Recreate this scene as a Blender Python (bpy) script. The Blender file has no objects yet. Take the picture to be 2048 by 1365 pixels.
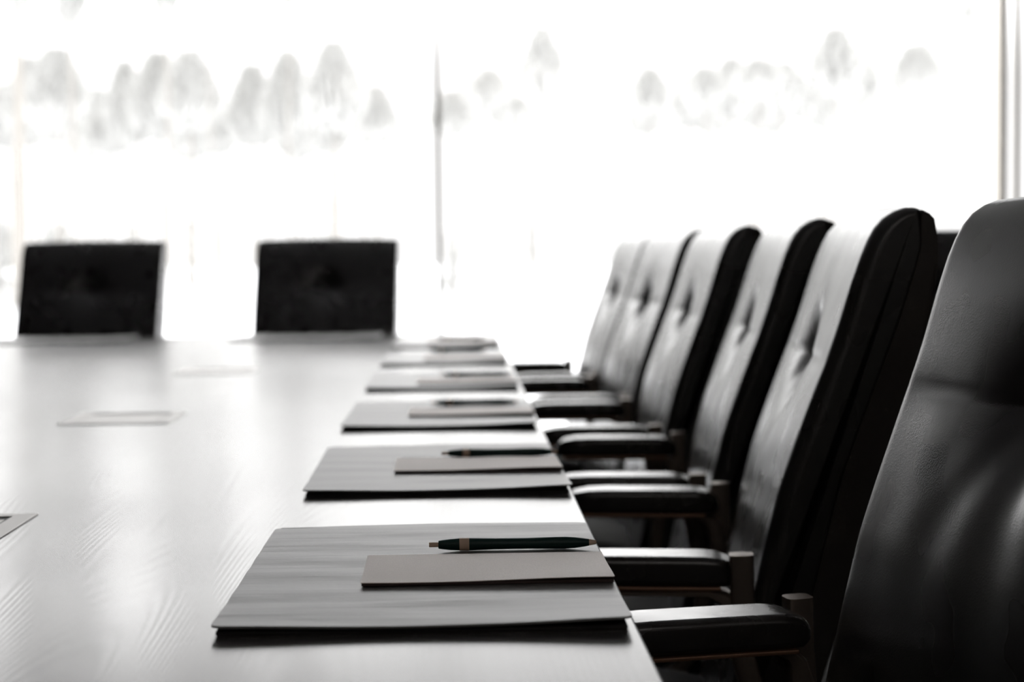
import bpy, bmesh, math, random
from mathutils import Vector, Matrix
R = math.radians
PI = math.pi
scene = bpy.context.scene
C = scene.collection

# ------------------------------------------------------------------ camera
ZT = 0.74                                   # table top height
cam_data = bpy.data.cameras.new('camera')
cam = bpy.data.objects.new('camera', cam_data)
C.objects.link(cam)
yaw, pitch, roll = R(1.84), math.atan((682.5 - 499) / 3400.0), R(0.55)
fw = Vector((math.sin(yaw) * math.cos(pitch), math.cos(yaw) * math.cos(pitch), -math.sin(pitch)))
rt = Vector((math.cos(yaw), -math.sin(yaw), 0))
up = rt.cross(fw)
rt2 = rt * math.cos(roll) - up * math.sin(roll)
up2 = rt2.cross(fw)
m = Matrix((rt2, up2, -fw)).transposed().to_4x4()
m.translation = Vector((0, 0, ZT + 0.255))
cam.matrix_world = m
cam_data.sensor_width = 36
cam_data.lens = 36 * 3400 / 2048
cam_data.clip_start = 0.02
cam_data.clip_end = 500
cam_data.dof.use_dof = True
cam_data.dof.focus_distance = 1.37
cam_data.dof.aperture_fstop = 5.4
scene.camera = cam

# ------------------------------------------------------------------ light
world = bpy.data.worlds.new('overcast_sky')
scene.world = world
world.use_nodes = True
bg = world.node_tree.nodes['Background']
# overcast sky: hazy near the horizon, brighter higher up
wn = world.node_tree
w_tc = wn.nodes.new('ShaderNodeTexCoord')
w_sep = wn.nodes.new('ShaderNodeSeparateXYZ')
w_map = wn.nodes.new('ShaderNodeMapRange')
w_map.interpolation_type = 'SMOOTHSTEP'
w_map.inputs['From Min'].default_value = 0.09
w_map.inputs['From Max'].default_value = 0.20
w_map.inputs['To Min'].default_value = 1.7
w_map.inputs['To Max'].default_value = 6.1
wn.links.new(w_tc.outputs['Generated'], w_sep.inputs[0])
wn.links.new(w_sep.outputs['Z'], w_map.inputs['Value'])
wn.links.new(w_map.outputs[0], bg.inputs['Strength'])
bg.inputs['Color'].default_value = (1.0, 0.992, 0.990, 1)
# added soft fill above and behind the camera, unseen, lifting notepads, pen and chair sides
fill_data = bpy.data.lights.new('fill_light', 'AREA')
fill_data.shape = 'RECTANGLE'
fill_data.size, fill_data.size_y = 3.0, 1.2
fill_data.energy = 16
fill_data.color = (1.0, 0.93, 0.87)
fill_obj = bpy.data.objects.new('fill_light', fill_data)
fill_obj.location = (0.2, -1.5, 2.82)
fill_obj.rotation_euler = (R(25), 0, 0)
C.objects.link(fill_obj)
scene.view_settings.view_transform = 'Standard'
scene.view_settings.look = 'None'
scene.view_settings.gamma = 1
scene.view_settings.exposure = 0.0
scene.view_settings.use_curve_mapping = False


# ------------------------------------------------------------------ helpers
def new_mat(name, color, rough=0.5, spec=0.5, metal=0.0):
    mt = bpy.data.materials.new(name)
    mt.use_nodes = True
    b = mt.node_tree.nodes['Principled BSDF']
    b.inputs['Base Color'].default_value = (*color, 1)
    b.inputs['Roughness'].default_value = rough
    b.inputs['Specular IOR Level'].default_value = spec
    b.inputs['Metallic'].default_value = metal
    return mt, mt.node_tree, b


def noise(nt, scale, detail=3, stretch=(1, 1, 1), coord='Object', dist=0.0):
    tc = nt.nodes.new('ShaderNodeTexCoord')
    mp = nt.nodes.new('ShaderNodeMapping')
    mp.inputs['Scale'].default_value = stretch
    nt.links.new(tc.outputs[coord], mp.inputs['Vector'])
    n = nt.nodes.new('ShaderNodeTexNoise')
    n.inputs['Scale'].default_value = scale
    n.inputs['Detail'].default_value = detail
    n.inputs['Distortion'].default_value = dist
    nt.links.new(mp.outputs[0], n.inputs['Vector'])
    return n


def ramp(nt, src, c0, c1, p0=0.3, p1=0.7):
    r = nt.nodes.new('ShaderNodeValToRGB')
    r.color_ramp.elements[0].position = p0
    r.color_ramp.elements[1].position = p1
    r.color_ramp.elements[0].color = (*c0, 1)
    r.color_ramp.elements[1].color = (*c1, 1)
    nt.links.new(src, r.inputs['Fac'])
    return r


def bump(nt, b, src, strength, dist, prev=None):
    n = nt.nodes.new('ShaderNodeBump')
    n.inputs['Strength'].default_value = strength
    n.inputs['Distance'].default_value = dist
    nt.links.new(src, n.inputs['Height'])
    if prev:
        nt.links.new(prev.outputs[0], n.inputs['Normal'])
    nt.links.new(n.outputs[0], b.inputs['Normal'])
    return n


def obj(name, bm, mat, parent=None, smooth=True, angle=40):
    me = bpy.data.meshes.new(name)
    bmesh.ops.recalc_face_normals(bm, faces=bm.faces)
    if smooth:
        ca = math.cos(R(angle))
        for f in bm.faces:
            f.smooth = True
        for e in bm.edges:
            if len(e.link_faces) == 2 and e.link_faces[0].normal.dot(e.link_faces[1].normal) < ca:
                e.smooth = False
    bm.to_mesh(me)
    bm.free()
    o = bpy.data.objects.new(name, me)
    me.materials.append(mat)
    C.objects.link(o)
    if parent:
        o.parent = parent
    if smooth:                     # broad flat faces keep their own normals next to rounded edges
        wn_ = o.modifiers.new('weighted_normals', 'WEIGHTED_NORMAL')
        wn_.mode = 'FACE_AREA'
        wn_.weight = 60
        wn_.keep_sharp = True
    return o


def thing(name, label, cat, loc=(0, 0, 0), rotz=0, group=None):
    o = bpy.data.objects.new(name, None)
    o.empty_display_size = 0.05
    C.objects.link(o)
    o.location = loc
    o.rotation_euler = (0, 0, rotz)
    o['label'] = label
    o['category'] = cat
    if group:
        o['group'] = group
    return o


def struct(name, bm, mat, smooth=False):
    o = obj(name, bm, mat, None, smooth)
    o['kind'] = 'structure'
    return o


def dup(root, loc, rotz, label=None, group=None):
    r = root.copy()
    C.objects.link(r)
    r.location = loc
    r.rotation_euler = (0, 0, rotz)
    if label:
        r['label'] = label
    if group:
        r['group'] = group
    for ch in list(root.children):
        c = ch.copy()
        C.objects.link(c)
        c.parent = r
        for g in list(ch.children):
            d = g.copy()
            C.objects.link(d)
            d.parent = c
    return r


def add_box(bm, x0, x1, y0, y1, z0, z1, bev=0.0, seg=3):
    r = bmesh.ops.create_cube(bm, size=1)
    vs = r['verts']
    for v in vs:
        v.co = Vector(((x0 + x1) / 2 + v.co.x * (x1 - x0), (y0 + y1) / 2 + v.co.y * (y1 - y0), (z0 + z1) / 2 + v.co.z * (z1 - z0)))
    if bev > 0:
        es = set()
        for v in vs:
            es.update(v.link_edges)
        bmesh.ops.bevel(bm, geom=list(es), offset=bev, segments=seg, affect='EDGES', profile=0.5)
    return bm


def box(x0, x1, y0, y1, z0, z1, bev=0.0, seg=3):
    return add_box(bmesh.new(), x0, x1, y0, y1, z0, z1, bev, seg)


def sweep(bm, path, half_w, half_t, seg=12, power=4.0, side=Vector((0, 1, 0))):
    """sweep a rounded-rectangle section along path points (3D); half_w along side, half_t across"""
    rings = []
    n = len(path)
    for i, p in enumerate(path):
        p = Vector(p)
        a = Vector(path[max(i - 1, 0)])
        b = Vector(path[min(i + 1, n - 1)])
        t = (b - a).normalized()
        nn = t.cross(side).normalized()
        s2 = nn.cross(t).normalized()
        w = half_w[i] if isinstance(half_w, (list, tuple)) else half_w
        h = half_t[i] if isinstance(half_t, (list, tuple)) else half_t
        ring = []
        for k in range(seg):
            th = 2 * PI * (k + 0.5) / seg
            c, s = math.cos(th), math.sin(th)
            ring.append(bm.verts.new(p + s2 * w * math.copysign(abs(c) ** (2 / power), c) + nn * h * math.copysign(abs(s) ** (2 / power), s)))
        rings.append(ring)
    for i in range(n - 1):
        for k in range(seg):
            bm.faces.new((rings[i][k], rings[i][(k + 1) % seg], rings[i + 1][(k + 1) % seg], rings[i + 1][k]))
    bm.faces.new(rings[0])
    bm.faces.new(rings[-1][::-1])
    return bm


def sweep_pad(bm, path, half_w, half_t, rad, side_y):
    """sweep a flat-topped rounded bar along x; path holds (x, z)"""
    rings = []
    for (x, z), w, h in zip(path, half_w, half_t):
        rr = min(rad, h * .95, w * .95)
        pts = []
        for cy, cz, a0 in ((w - rr, h - rr, 0), (-w + rr, h - rr, 90), (-w + rr, -h + rr, 180), (w - rr, -h + rr, 270)):
            for q in range(6):
                t = R(a0 + 90 * q / 5)
                pts.append((cy + rr * math.cos(t), cz + rr * math.sin(t)))
        rings.append([bm.verts.new((x, side_y + a, z + b_)) for a, b_ in pts])
    n = len(rings[0])
    for A, B_ in zip(rings, rings[1:]):
        for i in range(n):
            bm.faces.new((A[i], A[(i + 1) % n], B_[(i + 1) % n], B_[i]))
    bm.faces.new(rings[0])
    bm.faces.new(rings[-1][::-1])
    return bm


def lathe(bm, prof, seg=24, origin=(0, 0, 0), axis='Z'):
    """prof: list of (along, radius)"""
    rings = []
    ox, oy, oz = origin
    for a, r in prof:
        ring = []
        for k in range(seg):
            th = 2 * PI * k / seg
            c, s = r * math.cos(th), r * math.sin(th)
            if axis == 'Z':
                co = (ox + c, oy + s, oz + a)
            elif axis == 'X':
                co = (ox + a, oy + c, oz + s)
            else:
                co = (ox + c, oy + a, oz + s)
            ring.append(bm.verts.new(co))
        rings.append(ring)
    for i in range(len(rings) - 1):
        for k in range(seg):
            bm.faces.new((rings[i][k], rings[i][(k + 1) % seg], rings[i + 1][(k + 1) % seg], rings[i + 1][k]))
    bm.faces.new(rings[0][::-1])
    bm.faces.new(rings[-1])
    return bm


def interp(pts, t):
    if t <= pts[0][0]:
        (a, b), (c, d) = pts[0], pts[1]
        return b + (d - b) * (t - a) / (c - a)
    for (a, b), (c, d) in zip(pts, pts[1:]):
        if t <= c:
            return b + (d - b) * (t - a) / (c - a)
    return pts[-1][1]


# ------------------------------------------------------------------ materials
# dark leather with a fine pebbled grain
M_leather, nt, b = new_mat('black_leather', (0.022, 0.0205, 0.0195), 0.33, 0.72)
vo = nt.nodes.new('ShaderNodeTexVoronoi')
tc = nt.nodes.new('ShaderNodeTexCoord')
nt.links.new(tc.outputs['Object'], vo.inputs['Vector'])
vo.inputs['Scale'].default_value = 620
p = bump(nt, b, vo.outputs['Distance'], 0.2, 0.0003)
n1 = noise(nt, 45, 1.5, (1, 1, .6))
bump(nt, b, n1.outputs['Fac'], 0.10, 0.0006, p)
n2 = noise(nt, 14, 1)
r_ = ramp(nt, n2.outputs['Fac'], (0.26,) * 3, (0.31,) * 3)
nt.links.new(r_.outputs[0], b.inputs['Roughness'])

# the same leather rubbed smooth on the armrests
M_armleather, nt, b = new_mat('smooth_black_leather', (0.024, 0.022, 0.021), 0.24, 0.75)
n1 = noise(nt, 24, 3)
bump(nt, b, n1.outputs['Fac'], 0.12, 0.0008)
n2 = noise(nt, 18, 3)
r_ = ramp(nt, n2.outputs['Fac'], (0.22,) * 3, (0.30,) * 3)
nt.links.new(r_.outputs[0], b.inputs['Roughness'])

# dark brown leather sides/shell
M_shell, nt, b = new_mat('dark_brown_leather', (0.034, 0.028, 0.024), 0.55, 0.4)
n1 = noise(nt, 300, 3)
bump(nt, b, n1.outputs['Fac'], 0.3, 0.0006)

M_seat, nt, b = new_mat('matt_black_seat_leather', (0.012, 0.011, 0.010), 0.62, 0.25)
n1 = noise(nt, 300, 3)
bump(nt, b, n1.outputs['Fac'], 0.3, 0.0006)

M_bronze, nt, b = new_mat('brushed_bronze_metal', (0.24, 0.195, 0.16), 0.42, 0.5, 0.75)
n1 = noise(nt, 40, 3, (1, 1, 12))
r_ = ramp(nt, n1.outputs['Fac'], (0.28,) * 3, (0.42,) * 3)
nt.links.new(r_.outputs[0], b.inputs['Roughness'])

M_copper, nt, b = new_mat('copper_brown_strip', (0.25, 0.14, 0.09), 0.42, 0.5, 0.6)
n1 = noise(nt, 60, 2, (.1, 1, 1))
bump(nt, b, n1.outputs['Fac'], 0.1, 0.0003)

M_black, nt, b = new_mat('black_plastic', (0.012, 0.012, 0.012), 0.45)
n1 = noise(nt, 200, 2)
bump(nt, b, n1.outputs['Fac'], 0.1, 0.0004)

# brushed oak table top with raised grain running along the table (Y)
M_table, nt, b = new_mat('brushed_oak', (0.07, 0.066, 0.063), 0.27, 0.52)
tc = nt.nodes.new('ShaderNodeTexCoord')
mp = nt.nodes.new('ShaderNodeMapping')
mp.inputs['Scale'].default_value = (1, 0.075, 1)
nt.links.new(tc.outputs['Object'], mp.inputs['Vector'])
nz = nt.nodes.new('ShaderNodeTexNoise')
nz.inputs['Scale'].default_value = 3.2
nz.inputs['Detail'].default_value = 2
nt.links.new(mp.outputs[0], nz.inputs['Vector'])
mul = nt.nodes.new('ShaderNodeMath')
mul.operation = 'MULTIPLY'
mul.inputs[1].default_value = 860
nt.links.new(nz.outputs['Fac'], mul.inputs[0])
sn = nt.nodes.new('ShaderNodeMath')
sn.operation = 'SINE'
nt.links.new(mul.outputs[0], sn.inputs[0])
patch = noise(nt, 5.0, 2, (1, 0.35, 1))
pr = ramp(nt, patch.outputs['Fac'], (0.15,) * 3, (1,) * 3, 0.28, 0.50)
am = nt.nodes.new('ShaderNodeMath')
am.operation = 'MULTIPLY'
nt.links.new(sn.outputs[0], am.inputs[0])
nt.links.new(pr.outputs[0], am.inputs[1])
p = bump(nt, b, am.outputs[0], 0.4, 0.00005)
fine = noise(nt, 420, 3, (1, 0.03, 1))
p = bump(nt, b, fine.outputs['Fac'], 0.07, 0.0003, p)
cr = ramp(nt, fine.outputs['Fac'], (0.05, 0.047, 0.046), (0.085, 0.08, 0.078))
nt.links.new(cr.outputs[0], b.inputs['Base Color'])
big = noise(nt, 2.4, 3, (1, 0.5, 1))
rr = ramp(nt, big.outputs['Fac'], (0.21,) * 3, (0.27,) * 3)
nt.links.new(rr.outputs[0], b.inputs['Roughness'])

M_tablebase, nt, b = new_mat('dark_stained_wood', (0.03, 0.025, 0.022), 0.4)
n1 = noise(nt, 30, 3, (1, 1, 0.1))
bump(nt, b, n1.outputs['Fac'], 0.2, 0.001)

# grey leather of the desk pads: soft streaks running across
M_pad, nt, b = new_mat('grey_leather_pad', (0.2, 0.194, 0.19), 0.40, 1.0)
n1 = noise(nt, 16, 4, (0.35, 3.0, 1), dist=0.4)
p = bump(nt, b, n1.outputs['Fac'], 0.45, 0.0016)
n3 = noise(nt, 900, 2, (0.25, 1, 1))
bump(nt, b, n3.outputs['Fac'], 0.3, 0.0004, p)
cr = ramp(nt, n1.outputs['Fac'], (0.12, 0.116, 0.114), (0.16, 0.155, 0.152))
nt.links.new(cr.outputs[0], b.inputs['Base Color'])

M_shadeblack, nt, b = new_mat('shade_black_layer', (0.012, 0.011, 0.011), 0.6)  # black stands in for the unlit pad edge and the gap under the cover
n3 = noise(nt, 400, 2)
bump(nt, b, n3.outputs['Fac'], 0.3, 0.0003)

# linen-textured brown-grey notepad cover
M_note, nt, b = new_mat('brown_grey_linen_card', (0.45, 0.36, 0.31), 0.46, 0.95)
b.inputs['Specular Tint'].default_value = (1, .88, .80, 1)
n1 = noise(nt, 700, 2, (3, 0.5, 1))
p = bump(nt, b, n1.outputs['Fac'], 0.3, 0.0003)
n2 = noise(nt, 700, 2, (0.5, 3, 1))
bump(nt, b, n2.outputs['Fac'], 0.3, 0.0003, p)
cr = ramp(nt, n1.outputs['Fac'], (0.56, 0.46, 0.41), (0.68, 0.565, 0.51))
nt.links.new(cr.outputs[0], b.inputs['Base Color'])
M_pages, nt, b = new_mat('dark_brown_page_block', (0.07, 0.05, 0.045), 0.8, 0.2)
n1 = noise(nt, 30, 2, (1, 1, 90))
bump(nt, b, n1.outputs['Fac'], 0.4, 0.0004)

M_green, nt, b = new_mat('dark_green_satin_plastic', (0.006, 0.030, 0.025), 0.5, 0.35)
n1 = noise(nt, 900, 2)
bump(nt, b, n1.outputs['Fac'], 0.12, 0.0002)
M_tan, nt, b = new_mat('tan_satin_metal', (0.68, 0.49, 0.36), 0.5, 0.4, 0.0)
n1 = noise(nt, 900, 2)
bump(nt, b, n1.outputs['Fac'], 0.12, 0.0002)

M_frame, nt, b = new_mat('grey_satin_metal', (0.46, 0.445, 0.43), 0.4, 0.5, 0.6)
n1 = noise(nt, 300, 2, (1, 0.1, 1))
bump(nt, b, n1.outputs['Fac'], 0.1, 0.0002)

M_carpet, nt, b = new_mat('dark_carpet', (0.012, 0.0115, 0.011), 0.95, 0.1)
n1 = noise(nt, 260, 3)
bump(nt, b, n1.outputs['Fac'], 0.8, 0.004)
M_wall, nt, b = new_mat('dark_wall_paint', (0.085, 0.078, 0.073), 0.8, 0.3)
n1 = noise(nt, 90, 3)
bump(nt, b, n1.outputs['Fac'], 0.2, 0.001)
M_ceil, nt, b = new_mat('ceiling_paint', (0.72, 0.71, 0.70), 0.9, 0.2)
n1 = noise(nt, 90, 3)
bump(nt, b, n1.outputs['Fac'], 0.2, 0.001)
M_backwall, nt, b = new_mat('grey_wall_paint', (0.6, 0.57, 0.545), 0.85, 0.2)
n1 = noise(nt, 90, 3)
bump(nt, b, n1.outputs['Fac'], 0.2, 0.001)
M_mull, nt, b = new_mat('taupe_window_frame', (0.5, 0.46, 0.40), 0.45, 0.4)
n1 = noise(nt, 60, 2)
bump(nt, b, n1.outputs['Fac'], 0.1, 0.0005)

M_snow, nt, b = new_mat('snow', (0.86, 0.87, 0.89), 0.7, 0.3)
n1 = noise(nt, 0.6, 4)
bump(nt, b, n1.outputs['Fac'], 0.5, 0.15)
M_tree, nt, b = new_mat('hazy_pale_twigs', (0.25, 0.25, 0.245), 0.9, 0.2)  # pale grey puts haze and overexposure into the twig colour
n1 = noise(nt, 6, 3)
cr = ramp(nt, n1.outputs['Fac'], (0.37, 0.37, 0.362), (0.46, 0.46, 0.452))
nt.links.new(cr.outputs[0], b.inputs['Base Color'])
M_bark, nt, b = new_mat('pale_bark', (0.22, 0.21, 0.195), 0.9, 0.2)
n1 = noise(nt, 8, 3, (1, 1, 0.2))
bump(nt, b, n1.outputs['Fac'], 0.5, 0.03)

M_glass = bpy.data.materials.new('window_glass')
M_glass.use_nodes = True
nt = M_glass.node_tree
nt.nodes.clear()
out = nt.nodes.new('ShaderNodeOutputMaterial')
tr = nt.nodes.new('ShaderNodeBsdfTransparent')
tr.inputs['Color'].default_value = (0.965, 0.965, 0.963, 1)
gl = nt.nodes.new('ShaderNodeBsdfGlossy')
gl.inputs['Roughness'].default_value = 0.02
fr = nt.nodes.new('ShaderNodeFresnel')
fr.inputs['IOR'].default_value = 1.35
mx = nt.nodes.new('ShaderNodeMixShader')
nt.links.new(fr.outputs[0], mx.inputs[0])
nt.links.new(tr.outputs[0], mx.inputs[1])
nt.links.new(gl.outputs[0], mx.inputs[2])
nt.links.new(mx.outputs[0], out.inputs['Surface'])

# ------------------------------------------------------------------ the room
XL, XR, YB, YF, ZC = -3.7, 3.55, -2.6, 8.0, 2.85
HEAD, SILL = 2.62, 0.10
struct('floor', box(XL - .15, XR + .15, YB - .15, YF + .15, -0.12, 0), M_carpet)
struct('ceiling', box(XL - .15, XR + .15, YB - .15, YF + .15, ZC, ZC + 0.12), M_ceil)
struct('wall_left', box(XL - .15, XL, YB, YF + .15, 0, ZC), M_wall)
struct('wall_right', box(XR, XR + .15, YB, YF + .15, 0, ZC), M_wall)
struct('wall_back', box(XL, XR, YB - .15, YB, 0, ZC), M_backwall)
bm = box(XL, XR, YF, YF + .15, HEAD, ZC)
add_box(bm, XL, XR, YF, YF + .15, 0, SILL)
add_box(bm, 3.4, XR, YF, YF + .15, SILL, HEAD)
add_box(bm, XL, -2.80, YF, YF + .15, SILL, HEAD)  # unseen left bay closed solid, added to darken the nearest chair's reflection
struct('wall_front', bm, M_wall)
# window bays between the mullions; each bay has a frame and its pane
mull = [(-2.80, -2.75), (-0.093, -0.069), (2.588, 2.613), (3.34, 3.40)]
for i in range(3):
    x0, x1 = mull[i][1], mull[i + 1][0]
    bm = bmesh.new()
    y0, y1 = YF + .03, YF + .09
    add_box(bm, x0, x1, y0, y1, SILL, SILL + .04)
    add_box(bm, x0, x1, y0, y1, HEAD - .04, HEAD)
    w = struct('window_%d' % (i + 1), bm, M_mull)
    obj('glass_pane', box(x0, x1, YF + .055, YF + .061, SILL + .04, HEAD - .04), M_glass, w, False)
for i, (x0, x1) in enumerate(mull):
    struct('trim_%d' % (i + 1), box(x0, x1, YF + .0, YF + .13, SILL, HEAD, 0.004), M_mull)
struct('trim_5', box(2.655, 2.675, YF + .0, YF + .05, SILL, HEAD, 0.003), M_mull)

# ------------------------------------------------------------------ outside
struct('ground', box(-90, 90, YF + .2, 150, -0.55, -0.35), M_snow)
rnd = random.Random(4)


def at(px, Y):
    """world X of the sight line through a picture column, on the plane Y"""
    return (px - 912.0) / 3400.0 * Y


def make_tree(name, label, group, X, Y, z0, z1, width, trunk_r, dens, seed, spikes=True):
    """bare tree: tapering trunk plus a crown of many short twigs"""
    rg = random.Random(seed)
    root = thing(name, label, 'tree', (X, Y, -0.35), 0, group)
    bm = bmesh.new()
    top = z1 + 0.35
    path = [(rg.uniform(-.03, .03) if 0 < k < 8 else 0, 0, top * k / 8) for k in range(9)]
    sweep(bm, path, [trunk_r * (1 - .8 * k / 8) for k in range(9)], [trunk_r * (1 - .8 * k / 8) for k in range(9)], 8, 2.0)
    obj('trunk', bm, M_bark, root)
    bm = bmesh.new()
    for _ in range(dens):
        t = rg.random()
        zc = z0 + (z1 - z0) * t + .35
        wloc = width * (1.0 - 0.82 * t ** 1.7) * (0.5 + 0.5 * min(1, t / 0.22))
        a = rg.uniform(0, 2 * PI)
        rr = wloc * math.sqrt(rg.random())
        c = Vector((math.cos(a) * rr, math.sin(a) * rr, zc))
        d = Vector((math.cos(a) * .5, math.sin(a) * .5, rg.uniform(.3, 1.4))).normalized() * rg.uniform(.14, .30)
        sdir = d.cross(Vector((rg.uniform(-1, 1), rg.uniform(-1, 1), rg.uniform(-1, 1)))).normalized() * rg.uniform(.018, .045)
        u3 = d.cross(sdir).normalized() * sdir.length
        v = [bm.verts.new(c - d + sdir), bm.verts.new(c - d - sdir * .5 + u3 * .87), bm.verts.new(c - d - sdir * .5 - u3 * .87), bm.verts.new(c + d)]
        bm.faces.new((v[0], v[1], v[3])); bm.faces.new((v[1], v[2], v[3])); bm.faces.new((v[2], v[0], v[3])); bm.faces.new((v[0], v[2], v[1]))
    obj('crown', bm, M_tree, root, False)
    return root


YT = 45.0
k = 0
for px, top, w, dn in [(-20, 165, 0.75, 620), (35, 175, 0.75, 560), (85, 140, 0.6, 640), (135, 150, 0.6, 640), (178, 215, 0.6, 420), (232, 160, 0.6, 640), (262, 132, 0.45, 440), (318, 190, 0.6, 330),
                       (368, 140, 0.65, 560), (415, 200, 0.5, 380), (460, 165, 0.6, 520), (512, 140, 0.6, 560), (560, 180, 0.6, 480), (605, 140, 0.55, 480),
                       (648, 160, 0.55, 400), (705, 150, 0.6, 380), (755, 185, 0.5, 220)]:
    zt = 1 + (502 - top) / 3400 * YT
    zb = 1 + (502 - 268) / 3400 * YT
    make_tree('hazy_tree', 'pale tree in the hazy row outside, left of the central window mullion', 'trees outside left of the mullion',
              at(px, YT), YT + (-6, 0, 6, -3, 3)[k % 5], zb - .15, zt, w * 1.4, 0.07, max(int(dn * 6.5), 3000), 100 + k)
    k += 1
for px, top, w, dn in [(905, 150, 0.6, 480), (975, 175, 0.5, 200), (1035, 185, 0.6, 330), (1064, 125, 0.5, 260), (1300, 150, 0.5, 260), (1345, 190, 0.5, 170), (1378, 175, 0.5, 200), (1410, 145, 0.6, 330), (1438, 185, 0.5, 300), (1465, 130, 0.6, 360), (1493, 180, 0.5, 300),
                       (1520, 165, 0.6, 330), (1547, 170, 0.5, 300), (1573, 130, 0.6, 390), (1600, 165, 0.5, 300), (1625, 135, 0.6, 380), (1665, 140, 0.55, 330), (1690, 170, 0.5, 300), (1715, 160, 0.55, 420), (1737, 165, 0.5, 300), (1758, 120, 0.4, 330)]:
    zt = 1 + (502 - top) / 3400 * YT
    zb = 1 + (502 - 232) / 3400 * YT
    make_tree('hazy_tree', 'pale tree in the faint row outside, right of the central window mullion', 'trees outside right of the mullion',
              at(px, YT), YT + (-6, 0, 6, -3, 3)[k % 5], zb, zt, w * 1.35, 0.06, max(int(dn * 3.4), 1200), 200 + k)
    k += 1
for q, px in enumerate([-5, 62, 110, 205, 290, 345, 395, 440, 490, 540, 585, 630, 680, 730]):
    Yq = 56 + (q % 3) * 3.2
    make_tree('hazy_tree', 'pale tree in the hazy row outside, left of the central window mullion', 'trees outside left of the mullion',
              at(px, Yq), Yq, 1 + (502 - 272) / 3400 * Yq, 1 + (502 - (185, 200, 192)[q % 3]) / 3400 * Yq, 0.85, 0.07, 3600, 400 + q)
for q, px in enumerate([945, 1010, 1320, 1385, 1440, 1500, 1555, 1605, 1650, 1700, 1745]):
    Yq = 56 + (q % 3) * 3.2
    make_tree('hazy_tree', 'pale tree in the faint row outside, right of the central window mullion', 'trees outside right of the mullion',
              at(px, Yq), Yq, 1 + (502 - 236) / 3400 * Yq, 1 + (502 - (165, 185, 172)[q % 3]) / 3400 * Yq, 0.65, 0.06, 1300, 440 + q)
# nearer, taller trees whose crowns start at the top of the view
YN = 30.0
yoff = 0
for px, bot, w, tr, dn in [(52, 40, 0.42, 0.13, 700), (158, 45, 0.40, 0.055, 520), (345, 30, 0.35, 0.05, 420), (430, 22, 0.28, 0.02, 260), (585, 20, 0.25, 0.03, 220), (1950, 60, 0.4, 0.04, 200)]:
    zb = 1 + (502 - bot) / 3400 * YN
    make_tree('tall_tree', {52: 'tall pale tree outside the far left window with the thickest trunk', 1950: 'tall faint tree outside beside the right window mullion'}.get(px, 'tall thin pale tree outside the left window, its crown at the top of the view'),
              None if px in (52, 1950) else 'tall thin trees outside the left window', at(px, YN + yoff * 1.6), YN + yoff * 1.6, zb + yoff * .13, zb + 3.2, w, tr, int(dn * 3), 300 + k)
    k += 1
    yoff = (yoff + 1) % 3


def make_shrub(label, px, topy, w, dens, seed):
    rg = random.Random(seed)
    X = at(px, 40)
    zt = 1 + (502 - topy) / 3400 * 40
    root = thing('hazy_shrub', label, 'shrub', (X, 40, -0.35), 0)
    bm = bmesh.new()
    for _ in range(dens):
        t = rg.random()
        a = rg.uniform(0, 2 * PI)
        rr = w * math.sqrt(rg.random()) * (1 - .5 * t)
        c = Vector((math.cos(a) * rr, math.sin(a) * rr, 0.15 + (zt + .1) * t))
        d = Vector((math.cos(a) * .6, math.sin(a) * .6, 1)).normalized() * .2
        s = Vector((math.sin(a), -math.cos(a), 0)) * .03
        v = [bm.verts.new(c - d + s), bm.verts.new(c - d - s), bm.verts.new(c - d + s.cross(d).normalized() * .03), bm.verts.new(c + d)]
        bm.faces.new((v[0], v[1], v[3])); bm.faces.new((v[1], v[2], v[3])); bm.faces.new((v[2], v[0], v[3])); bm.faces.new((v[0], v[2], v[1]))
    obj('twigs', bm, M_tree, root, False)
    bm = bmesh.new()
    for q in range(5):
        a = q * 1.26 + rg.random()
        sweep(bm, [(0, 0, 0), (math.cos(a) * w * .3, math.sin(a) * w * .3, zt * .5), (math.cos(a) * w * .6, math.sin(a) * w * .6, zt)], [.03, .02, .01], [.03, .02, .01], 6, 2.0)
    obj('stem', bm, M_bark, root)


make_shrub('pale shrub outside at the left edge of the window view', 8, 425, 0.45, 420, 1)
make_shrub('pale shrub outside above the left end chair', 120, 432, 0.6, 520, 2)
make_shrub('slender pale shrub outside above the right edge of the left end chair', 272, 422, 0.2, 110, 3)
make_shrub('small pale shrub outside in the gap between the two end chairs', 385, 418, 0.25, 160, 4)
make_shrub('faint pale shrub outside above the right end chair', 650, 440, 0.7, 150, 5)
make_shrub('pale shrub outside just right of the central window mullion', 905, 445, 0.35, 260, 6)
make_shrub('faint pale shrub outside in the middle of the right window', 1064, 415, 0.25, 130, 7)

# ------------------------------------------------------------------ the boardroom table
TX0, TX1, TY0, TY1 = -2.50, 0.120, -1.1, 5.19
table = thing('boardroom_table', 'long boardroom table with a glossy pale brushed oak top', 'table', (-1.19, 2.0, 0))
bm = box(TX0 + 1.19, TX1 + 1.19, TY0 - 2.0, TY1 - 2.0, ZT - .040, ZT, 0.0035, 3)
obj('tabletop', bm, M_table, table)
for yy in (-1.9, 0.1, 2.1):
    obj('pedestal', box(-.55, .35, yy - .25, yy + .25, 0, ZT - .04, 0.01), M_tablebase, table)
obj('under_frame', box(-.9, .7, -2.6, 2.8, ZT - .085, ZT - .04, 0.004), M_tablebase, table)

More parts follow.
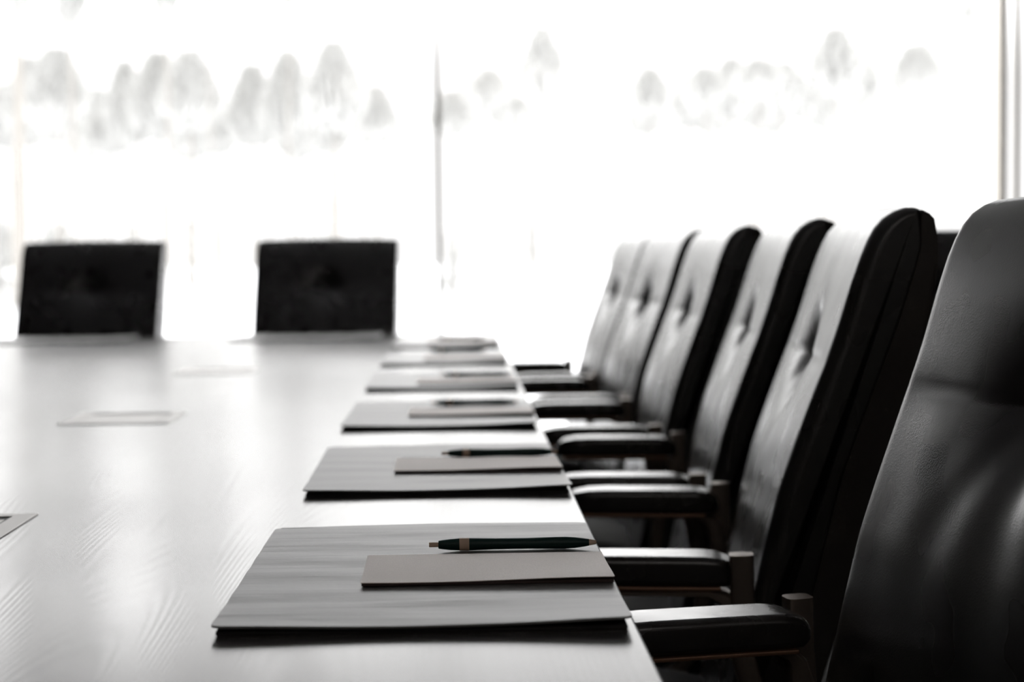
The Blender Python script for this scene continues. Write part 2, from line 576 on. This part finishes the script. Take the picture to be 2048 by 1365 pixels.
# ------------------------------------------------------------------ cable boxes let into the table
def cable_box(cx, cy, label):
    hx, hy, w = 0.083, 0.090, 0.021
    root = thing('cable_box', label, 'cable box', (cx, cy, ZT), 0, 'cable boxes let into the table')
    bm = bmesh.new()
    h = 0.0014
    add_box(bm, -hx, -hx + w, -hy, hy, 0, h, .0005, 1)
    add_box(bm, hx - w, hx, -hy, hy, 0, h, .0005, 1)
    add_box(bm, -hx + w, hx - w, hy - w * .8, hy, 0, h, .0005, 1)
    add_box(bm, -hx + w, hx - w, -hy, -hy + w, 0, h, .0005, 1)
    obj('frame', bm, M_frame, root)
    obj('dark_plate', box(-hx + w, hx - w, -hy + w, hy - w * .8, 0, 0.0004), M_shadeblack, root, False)  # flat black plate on the tabletop, coloured as the shade of the opening
    obj('lid', box(-hx + w + .002, hx - w - .002, -hy + w + .002, hy - w * .8 - .020, 0.0004, 0.0012, .0003, 1), M_frame, root)


cable_box(-.495, 1.577, 'grey metal cable box in the table top, cut by the left picture edge')
cable_box(-.515, 2.63, 'blurred grey cable box in the middle of the open table top')
cable_box(-.515, 3.66, 'faint farthest cable box, between the reflections of the two end chairs')

# ------------------------------------------------------------------ desk pads, notepads, pens
def grid_sheet(x0, x1, y0, y1, nx, ny, ztop, thick, r=0.006):
    """a thin sheet: ztop(x, y) gives the height; closed mesh with rounded corners in plan"""
    bm = bmesh.new()
    T, B = [], []

    def clampc(x, y):
        cx = min(max(x, x0 + r), x1 - r)
        cy = min(max(y, y0 + r), y1 - r)
        if (x < x0 + r or x > x1 - r) and (y < y0 + r or y > y1 - r):
            dx, dy = x - cx, y - cy
            mxx = max(abs(dx), abs(dy))
            L = math.hypot(dx, dy)
            if L > 1e-9:
                return cx + dx / L * mxx, cy + dy / L * mxx
        return x, y
    xs = [x0, x0 + r * .25, x0 + r * .5, x0 + r * .75] + [x0 + r + (x1 - x0 - 2 * r) * i / nx for i in range(nx + 1)] + [x1 - r * .75, x1 - r * .5, x1 - r * .25, x1]
    ys = [y0, y0 + r * .25, y0 + r * .5, y0 + r * .75] + [y0 + r + (y1 - y0 - 2 * r) * i / ny for i in range(ny + 1)] + [y1 - r * .75, y1 - r * .5, y1 - r * .25, y1]
    for x in xs:
        ct, cb = [], []
        for y in ys:
            px, py = clampc(x, y)
            z = ztop(px, py)
            ct.append(bm.verts.new((px, py, z)))
            cb.append(bm.verts.new((px, py, z - thick)))
        T.append(ct); B.append(cb)
    a, c = len(xs), len(ys)
    for i in range(a - 1):
        for j in range(c - 1):
            bm.faces.new((T[i][j], T[i + 1][j], T[i + 1][j + 1], T[i][j + 1]))
            bm.faces.new((B[i][j], B[i][j + 1], B[i + 1][j + 1], B[i + 1][j]))
    for i in range(a - 1):
        bm.faces.new((T[i][0], B[i][0], B[i + 1][0], T[i + 1][0]))
        bm.faces.new((T[i][-1], T[i + 1][-1], B[i + 1][-1], B[i][-1]))
    for j in range(c - 1):
        bm.faces.new((T[0][j], T[0][j + 1], B[0][j + 1], B[0][j]))
        bm.faces.new((T[-1][j], B[-1][j], B[-1][j + 1], T[-1][j + 1]))
    return bm


PW, PD = 0.281, 0.431          # pad size across the table edge, along the table


def pad_top(x, y, s=0.0):
    fl = 0.0014 * math.exp(-((x + PW / 2) / .07) ** 2 - ((y + PD / 2) / .09) ** 2)
    frr = 0.0030 * math.exp(-((x - PW / 2) / .06) ** 2 - ((y + PD / 2) / .07) ** 2)
    bl = -0.0012 * math.exp(-((x + PW / 2) / .05) ** 2 - ((y - PD / 2) / .03) ** 2)
    lip = 0.0006 * math.exp(-((y + PD / 2) / .03) ** 2)
    backdrop = -0.0016 * math.exp(-((y - PD / 2) / .014) ** 2)
    wav = 0.00028 * math.sin(x * 21 + 3 * math.sin(y * 26 + s)) * math.sin(y * 47 + 1.3 + s) + 0.0002 * math.sin(y * 90 + 2.5 * math.sin(x * 14 + s))
    return 0.0056 + fl + frr + bl + lip + backdrop + wav


def make_pad(label, loc, rot):
    root = thing('desk_pad', label, 'desk pad', loc, rot, 'grey desk pads round the table')
    obj('cover', grid_sheet(-PW / 2, PW / 2, -PD / 2, PD / 2, 48, 64, pad_top, 0.0016, 0.008), M_pad, root, True, 50)
    bm = bmesh.new()
    add_box(bm, -PW / 2 + .003, PW / 2 - .003, -PD / 2 + .004, PD / 2 - .004, 0.0001, 0.0032, .0008, 1)
    obj('backing', bm, M_shadeblack, root)
    return root


NW, ND = 0.189, 0.114


def note_top(x, y):
    c = 0.0016 * math.exp(-((x - NW / 2) / .07) ** 2 - ((y + ND / 2) / .05) ** 2)
    c += 0.0004 * math.sin(x * 30) * math.exp(-((y + ND / 2) / .03) ** 2)
    return 0.0031 + c


def make_note(label, loc, rot):
    root = thing('notepad', label, 'notepad', loc, rot, 'brown notepads on the desk pads')
    obj('cover', grid_sheet(-NW / 2, NW / 2, -ND / 2, ND / 2, 40, 26, note_top, 0.0005, 0.0015), M_note, root, True, 50)
    obj('pages', box(-NW / 2 + .0006, NW / 2 - .0006, -ND / 2 + .001, ND / 2 - .0005, 0.0001, 0.0025, .0003, 1), M_pages, root)
    return root


def make_pen(label, loc, rot):
    root = thing('ballpoint_pen', label, 'pen', loc, rot, 'green pens beside the notepads')
    r0 = 0.0051
    L = 0.139
    h = L / 2

    def sec(name, prof, mat):
        bm = bmesh.new()
        lathe(bm, [(a - h, r) for a, r in prof], 28, (0, 0, r0), 'X')
        obj(name, bm, mat, root, True, 50)
    sec('push_button', [(0, .0017), (.0004, .0020), (.0083, .0020)], M_tan)
    sec('cap_end', [(.0078, .0030), (.0083, .0034), (.012, .0039), (.018, .0046), (.0235, .00495), (.0252, .0050)], M_green)
    sec('ring', [(.0252, .0050), (.0254, .0052), (.0331, .0052), (.0333, .0050)], M_tan)
    body = [(.0333, .0051), (.040, .0050), (.055, .0046), (.070, .0045), (.082, .0045), (.095, .0048), (.105, .0050), (.113, .0050), (.121, .0045), (.128, .0036), (.1327, .0028)]
    sec('barrel', body, M_green)
    sec('tip', [(.1327, .0027), (.1345, .0024), (.1385, .0017), (.139, .0012)], M_tan)
    return root


pad_spots = [  # x centre, y centre, rotation, label
    (-.0255, 1.334, 0.0, 'large grey leather desk pad nearest the camera, under the sharp green pen'),
    (-.0240, 1.973, R(.5), 'grey leather desk pad lying right behind the nearest one'),
    (-.0270, 2.620, R(-.2), 'blurred grey desk pad, third from the front along the row of chairs'),
    (-.0300, 3.290, R(.4), 'blurred grey desk pad, third from the far end along the row of chairs'),
    (-.0300, 3.950, 0, 'strongly blurred grey desk pad, last but one along the row of chairs'),
    (-.0300, 4.620, 0, 'farthest grey desk pad of the row, at the right far corner of the table'),
]
p0 = None
for x, y, rz, lb in pad_spots:
    if p0 is None:
        p0 = make_pad(lb, (x, y, ZT), rz)
    else:
        dup(p0, (x, y, ZT), rz, lb)
dup(p0, (-1.17, 4.99, ZT), R(90), 'blurred desk pad on the table in front of the left end chair')
dup(p0, (-.44, 4.99, ZT), R(90), 'blurred desk pad on the table in front of the right end chair')

ZP = ZT + 0.0062
note_spots = [
    (.0205, 1.308, R(.2), 'brown linen notepad in sharp focus in front of the nearest pen'),
    (.0215, 1.950, R(.4), 'brown notepad on the second desk pad, slightly blurred'),
    (.0200, 2.590, 0, 'blurred brown notepad on the third desk pad from the front'),
    (.0180, 3.210, R(.5), 'blurred brown notepad on the fourth desk pad from the front'),
    (.0170, 3.900, 0, 'blurred brown notepad on the last but one desk pad of the row'),
    (.0150, 4.560, 0, 'farthest brown notepad, at the right far corner of the table'),
]
n0 = None
for x, y, rz, lb in note_spots:
    if n0 is None:
        n0 = make_note(lb, (x, y, ZP), rz)
    else:
        dup(n0, (x, y, ZP), rz, lb)
pen_spots = [
    (.0440, 1.3985, R(.3), 'dark green ballpoint pen with tan ring and tip, in sharp focus'),
    (.0490, 2.032, R(1.6), 'dark ballpoint pen on the second desk pad, slightly blurred'),
    (.0270, 2.712, R(.5), 'blurred dark pen lying behind the notepad on the third desk pad'),
    (.0360, 3.318, R(0), 'blurred dark pen on the fourth desk pad from the front'),
    (.0000, 4.140, R(0), 'blurred dark pen on the last but one desk pad of the row'),
    (.0100, 4.680, R(0), 'farthest blurred pen, at the right far corner of the table'),
]
q0 = None
for x, y, rz, lb in pen_spots:
    if q0 is None:
        q0 = make_pen(lb, (x, y, ZP - .0002), rz)
    else:
        dup(q0, (x, y, ZP - .0002), rz, lb)

# ------------------------------------------------------------------ executive chairs
# local frame: the sitter looks to -x, the root stands on the floor under the seat centre.
X0 = 0.17
FRONT = [(0.44, .292), (.50, .302), (.56, .316), (.61, .327), (.655, .338), (.681, .344), (.744, .3595), (.792, .376), (.844, .395), (.873, .4055), (.909, .4185), (.964, .4350), (.985, .4425)]
HW = 0.237           # half width of the back


def cushion_profile():
    """closed outline (x, z) of the front cushion: up the front, over the top, down the seam side"""
    pts = []
    zs = [0.44 + (0.985 - 0.44) * i / 78 for i in range(79)]
    front = [(interp(FRONT, z), z) for z in zs]
    # smooth the polyline a little
    for _ in range(3):
        front = [front[0]] + [((front[i - 1][0] + front[i][0] * 2 + front[i + 1][0]) / 4, front[i][1]) for i in range(1, len(front) - 1)] + [front[-1]]
    pts += front
    pts += [(.4490, 1.000), (.4560, 1.0125), (.4650, 1.0225), (.4760, 1.0295), (.4870, 1.0335), (.4960, 1.0335), (.5010, 1.0320)]
    nfront = len(pts) - 1
    zs2 = [1.020 - (1.020 - 0.45) * i / 24 for i in range(25)]
    for z in zs2:
        pts.append((interp(FRONT, z - .012) + .061, z) if z < .97 else (min(interp(FRONT, z - .012) + .061, .5010), z))
    return pts, nfront


def bump_back(y, z):
    """how far the leather is drawn in (+x) at a point of the front face"""
    zc = 0.870
    s = 0.0
    rr = math.hypot(y / .036, (z - zc) / .034)
    s += 0.020 * math.exp(-rr * rr * .7) + .009 * math.exp(-(math.hypot(y / .075, (z - zc) / .07)) ** 2)
    edge = max(0.0, 1 - (abs(y) / (HW * .97)) ** 4)
    zl = zc + .003 * min(1, (y / .15) ** 2)
    s += 0.0026 * math.exp(-((z - zl) / .0045) ** 2) * edge + 0.003 * math.exp(-((z - zl) / .022) ** 2) * edge
    # radiating puckers under and above the tuft
    if z < zc:
        d = zc - z
        a = y / (d * .75 + .03)
        s += 0.0018 * math.cos(a * 6.5 + .6) * math.exp(-a * a * 1.1) * (1 - math.exp(-d / .02)) * math.exp(-d / .16)
        s += 0.0005 * math.cos(y * 62 + d * 9) * math.exp(-((d - .13) / .10) ** 2) * edge
    else:
        d = z - zc
        a = y / (d * .9 + .03)
        s += 0.0016 * math.cos(a * 4.2) * math.exp(-a * a) * (1 - math.exp(-d / .02)) * math.exp(-d / .06)
    # crown of the padding
    s -= 0.008 * (1 - (y / HW) ** 2) * (0.6 + 0.4 * math.cos((z - .78) * 9))
    return s


def prism(profile, rows, corner, disp=None, nfront=0, crown=0.0, seam=None):
    """loft a closed xz outline along y with rounded side edges"""
    n = len(profile)
    # outward normals
    area = sum(profile[i][0] * profile[(i + 1) % n][1] - profile[(i + 1) % n][0] * profile[i][1] for i in range(n))
    sg = 1 if area > 0 else -1
    nor = []
    for i in range(n):
        ax, az = profile[i - 1]
        bx, bz = profile[(i + 1) % n]
        dx, dz = bx - ax, bz - az
        L = math.hypot(dx, dz) or 1
        nor.append((sg * dz / L, -sg * dx / L))
    ys = []
    steps = 6
    for i in range(steps):
        th = (PI / 2) * i / steps
        ys.append((-HWL[0] + corner * (1 - math.sin(th)) * 0 + corner * (1 - math.cos(th)), corner * (1 - math.sin(th))))
    mid = [(-HWL[0] + corner + (2 * HWL[0] - 2 * corner) * i / rows, 0.0) for i in range(rows + 1)]
    ys = ys + mid + [(-a, b_) for a, b_ in ys[::-1]]
    bm = bmesh.new()
    rings = []
    for y, ins in ys:
        ring = []
        for i, (x, z) in enumerate(profile):
            w8 = seam(i) if seam else 1.0
            xx, zz = x - nor[i][0] * ins * w8, z - nor[i][1] * ins * w8
            if disp and i <= nfront:
                fade = 1.0 if i < nfront - 12 else max(0.0, (nfront - i) / 12)
                fade *= min(1.0, i / 6.0)
                fade *= max(0.0, 1 - (ins / corner)) if corner else 1
                dd = disp(y, z) * fade
                xx += dd
            if crown and z > .9:
                zz += crown * (1 - (y / HWL[0]) ** 2) * min(1, (z - .9) / .1)
            ring.append(bm.verts.new((xx - X0, y, zz)))
        rings.append(ring)
    for a, b_ in zip(rings, rings[1:]):
        for i in range(n):
            j = (i + 1) % n
            bm.faces.new((a[i], a[j], b_[j], b_[i]))
    bm.faces.new(rings[0])
    bm.faces.new(rings[-1][::-1])
    return bm


HWL = [HW]
cprof, cnf = cushion_profile()


def shell_profile():
    inner = []
    for i in range(25):
        z = 0.46 + (1.018 - 0.46) * i / 24
        inner.append((min(interp(FRONT, z - .012) + .062, 0.5012), z))
    outer = [(.5030, 1.0310), (.5100, 1.0275), (.5150, 1.0220), (.5180, 1.004), (.5185, .985), (.5175, .960), (.5135, .930), (.5085, .904), (.500, .865), (.489, .82), (.478, .77), (.461, .72), (.444, .67), (.427, .62), (.410, .57), (.395, .52), (.384, .47)]
    return inner + outer


def make_chair(label, loc, rotz):
    root = thing('executive_chair', label, 'chair', loc, rotz, None)
    HWL[0] = HW
    obj('backrest', prism(cprof, 84, .017, bump_back, cnf, .004, lambda i: 1.0 if i < cnf - 5 else max(.03, 1 - (i - cnf + 5) / 7)), M_leather, root, True, 60)
    HWL[0] = HW - .0004
    obj('back_shell', prism(shell_profile(), 6, .006, None, 0, .004, lambda i: 1.0 if i > 29 else .05), M_shell, root, True, 60)
    # seat cushion, slightly crowned, rounded all round
    bm = bmesh.new()
    nx, ny = 28, 24
    xs0, xs1, w = -.30, .165, .225
    T, B = [], []
    for i in range(nx + 1):
        u = -1 + 2 * i / nx
        ct, cb = [], []
        for j in range(ny + 1):
            v = -1 + 2 * j / ny
            su = math.copysign(abs(math.sin(u * PI / 2)) ** 1.0, u)
            sv = math.copysign(abs(math.sin(v * PI / 2)) ** 1.0, v)
            x = (xs0 + xs1) / 2 + (xs1 - xs0) / 2 * su
            y = w * sv
            e = (1 - abs(su) ** 10) ** .5 * (1 - abs(sv) ** 10) ** .5
            tt = 0.045 * e + .008 * (1 - su * su) * (1 - sv * sv)
            ct.append(bm.verts.new((x, y, .430 + tt)))
            cb.append(bm.verts.new((x, y, .430 - .036 * e)) if 0 < i < nx and 0 < j < ny else ct[-1])
        T.append(ct); B.append(cb)
    for i in range(nx):
        for j in range(ny):
            bm.faces.new((T[i][j], T[i + 1][j], T[i + 1][j + 1], T[i][j + 1]))
            q = (B[i][j], B[i][j + 1], B[i + 1][j + 1], B[i + 1][j])
            if len(set(q)) == 4 and not all(a in (T[i][j], T[i][j + 1], T[i + 1][j + 1], T[i + 1][j]) for a in q):
                bm.faces.new(q)
    for v in bm.verts:            # the seat tips back towards the backrest
        v.co.z -= .14 * (v.co.x + .06)
    obj('seat', bm, M_seat, root)
    obj('seat_pan', box(-.27, .20, -.205, .205, .372, .396, .008), M_black, root)
    # armrests: padded top, metal bracket
    for s in (-1, 1):
        bm = bmesh.new()
        path = [(-.058, 0, .655), (-.053, 0, .659), (-.044, 0, .6625), (-.025, 0, .6645), (.0, 0, .665), (.04, 0, .665), (.08, 0, .665), (.110, 0, .6648), (.125, 0, .6640), (.136, 0, .6625), (.143, 0, .6605), (.146, 0, .6580)]
        hw = [.012, .020, .026, .029, .030, .030, .030, .030, .0285, .025, .018, .008]
        ht = [.006, .010, .0135, .015, .0155, .0155, .0155, .0155, .0150, .013, .009, .004]
        sweep_pad(bm, [(a, c) for a, _, c in path], hw, ht, .008, s * .238)
        arm = obj('armrest', bm, M_armleather, root)
        bm = bmesh.new()
        pth = [(-.035, .6432), (.02, .643), (.08, .643), (.115, .643), (.131, .638), (.139, .628), (.144, .610), (.149, .585), (.158, .55), (.156, .51), (.146, .45), (.125, .412), (.09, .390), (.04, .383)]
        hw2 = [.018] * 5 + [.018, .018, .0185, .019, .020, .020, .020, .020, .020]
        sweep(bm, [(a, s * .252, c) for a, c in pth], hw2, [.0028] * 3 + [.004, .008, .011, .012, .013, .013, .013, .012, .010, .008, .006], 12, 4)
        strip = box(-.045, .128, s * .238 - .0305, s * .238 + .0305, .6462, .6500, .0012, 2)
        obj('under_strip', strip, M_copper, arm)
        # upright tab behind the arm pad end
        sweep(bm, [(.152, s * .262, .600), (.1495, s * .264, .640), (.1485, s * .264, .684)], .012, .0125, 12, 4)
        obj('bracket', bm, M_bronze, arm)
    # base
    bm = bmesh.new()
    lathe(bm, [(.30, .024), (.372, .024)], 20)
    lathe(bm, [(.10, .030), (.30, .030), (.302, .024)], 20)
    obj('gas_column', bm, M_black, root)
    bm = bmesh.new()
    lathe(bm, [(.070, .045), (.078, .05), (.12, .045), (.125, .035)], 20)
    obj('hub', bm, M_bronze, root)
    for q in range(5):
        a = R(36 + 72 * q)
        c_, s_ = math.cos(a), math.sin(a)
        bm = bmesh.new()
        sweep(bm, [(c_ * r_, s_ * r_, z_) for r_, z_ in ((.03, .100), (.12, .096), (.20, .084), (.262, .070))], [.026, .022, .018, .014], [.013, .012, .010, .008], 12, 4, Vector((-s_, c_, 0)))
        leg = obj('base_arm', bm, M_bronze, root)
        bm = bmesh.new()
        for off in (-.012, .012):
            cx, cy = c_ * .262 - s_ * off, s_ * .262 + c_ * off
            rings = []
            for t_, r_ in ((-.009, .020), (-.007, .0255), (.007, .0255), (.009, .020)):
                rings.append([bm.verts.new((cx - s_ * t_ + c_ * r_ * math.cos(g), cy + c_ * t_ + s_ * r_ * math.cos(g), .0258 + r_ * math.sin(g))) for g in [2 * PI * h / 20 for h in range(20)]])
            for A, B_ in zip(rings, rings[1:]):
                for h in range(20):
                    bm.faces.new((A[h], A[(h + 1) % 20], B_[(h + 1) % 20], B_[h]))
            bm.faces.new(rings[0]); bm.faces.new(rings[-1][::-1])
        lathe(bm, [(.03, .006), (.066, .006)], 10, (c_ * .262, s_ * .262, 0))
        obj('caster', bm, M_black, leg)
    return root


def place(dx, yc, deg):
    """a side chair: dx moves it back from the table, deg turns it (positive swings its far side back)"""
    # rotate about the middle of the back face (local x = .40 - X0) so the tuft stays put
    a = R(deg)
    px = .40 - X0
    bx, by = .40 + dx, yc
    return (bx - px * math.cos(a), by - px * math.sin(a), 0), a


side = [
    (.028, 1.245, 10.5, 'nearest black leather executive chair, cut off by the right picture edge'),
    (-.004, 1.955, -6.5, 'tall black leather executive chair facing the second desk pad, next to the nearest chair'),
    (.030, 2.575, -4.5, 'black leather executive chair third in the row from the front'),
    (.028, 3.240, 0.0, 'blurred black leather executive chair fourth in the row from the front'),
    (.020, 3.880, 4.0, 'blurred black executive chair last but one of the row along the table'),
    (.008, 4.520, 3.0, 'farthest blurred black executive chair of the row along the table'),
]
G = 'black executive chairs round the boardroom table'
c0 = None
for dx, yc, deg, lb in side:
    loc, a = place(dx, yc, deg)
    if c0 is None:
        c0 = make_chair(lb, loc, a)
        c0['group'] = G
    else:
        dup(c0, loc, a, lb, G)
# two chairs across the far end, facing the camera, and a spare one standing behind the row
def place_end(xc, yc, deg):
    a = R(90 + deg)
    px = .42 - X0
    return (xc - px * math.cos(a), yc - px * math.sin(a), 0), a


for xc, yc, deg, lb in [(-1.205, 5.62, -5, 'black chair at the table far end, the left one of the two facing the camera'),
                        (-.432, 5.62, -4, 'black chair at the table far end, the right one of the two facing the camera'),
                        (1.33, 4.55, -4, 'dark chair standing apart, seen between the two nearest chair backs')]:
    loc, a = place_end(xc, yc, deg)
    dup(c0, loc, a, lb, G)
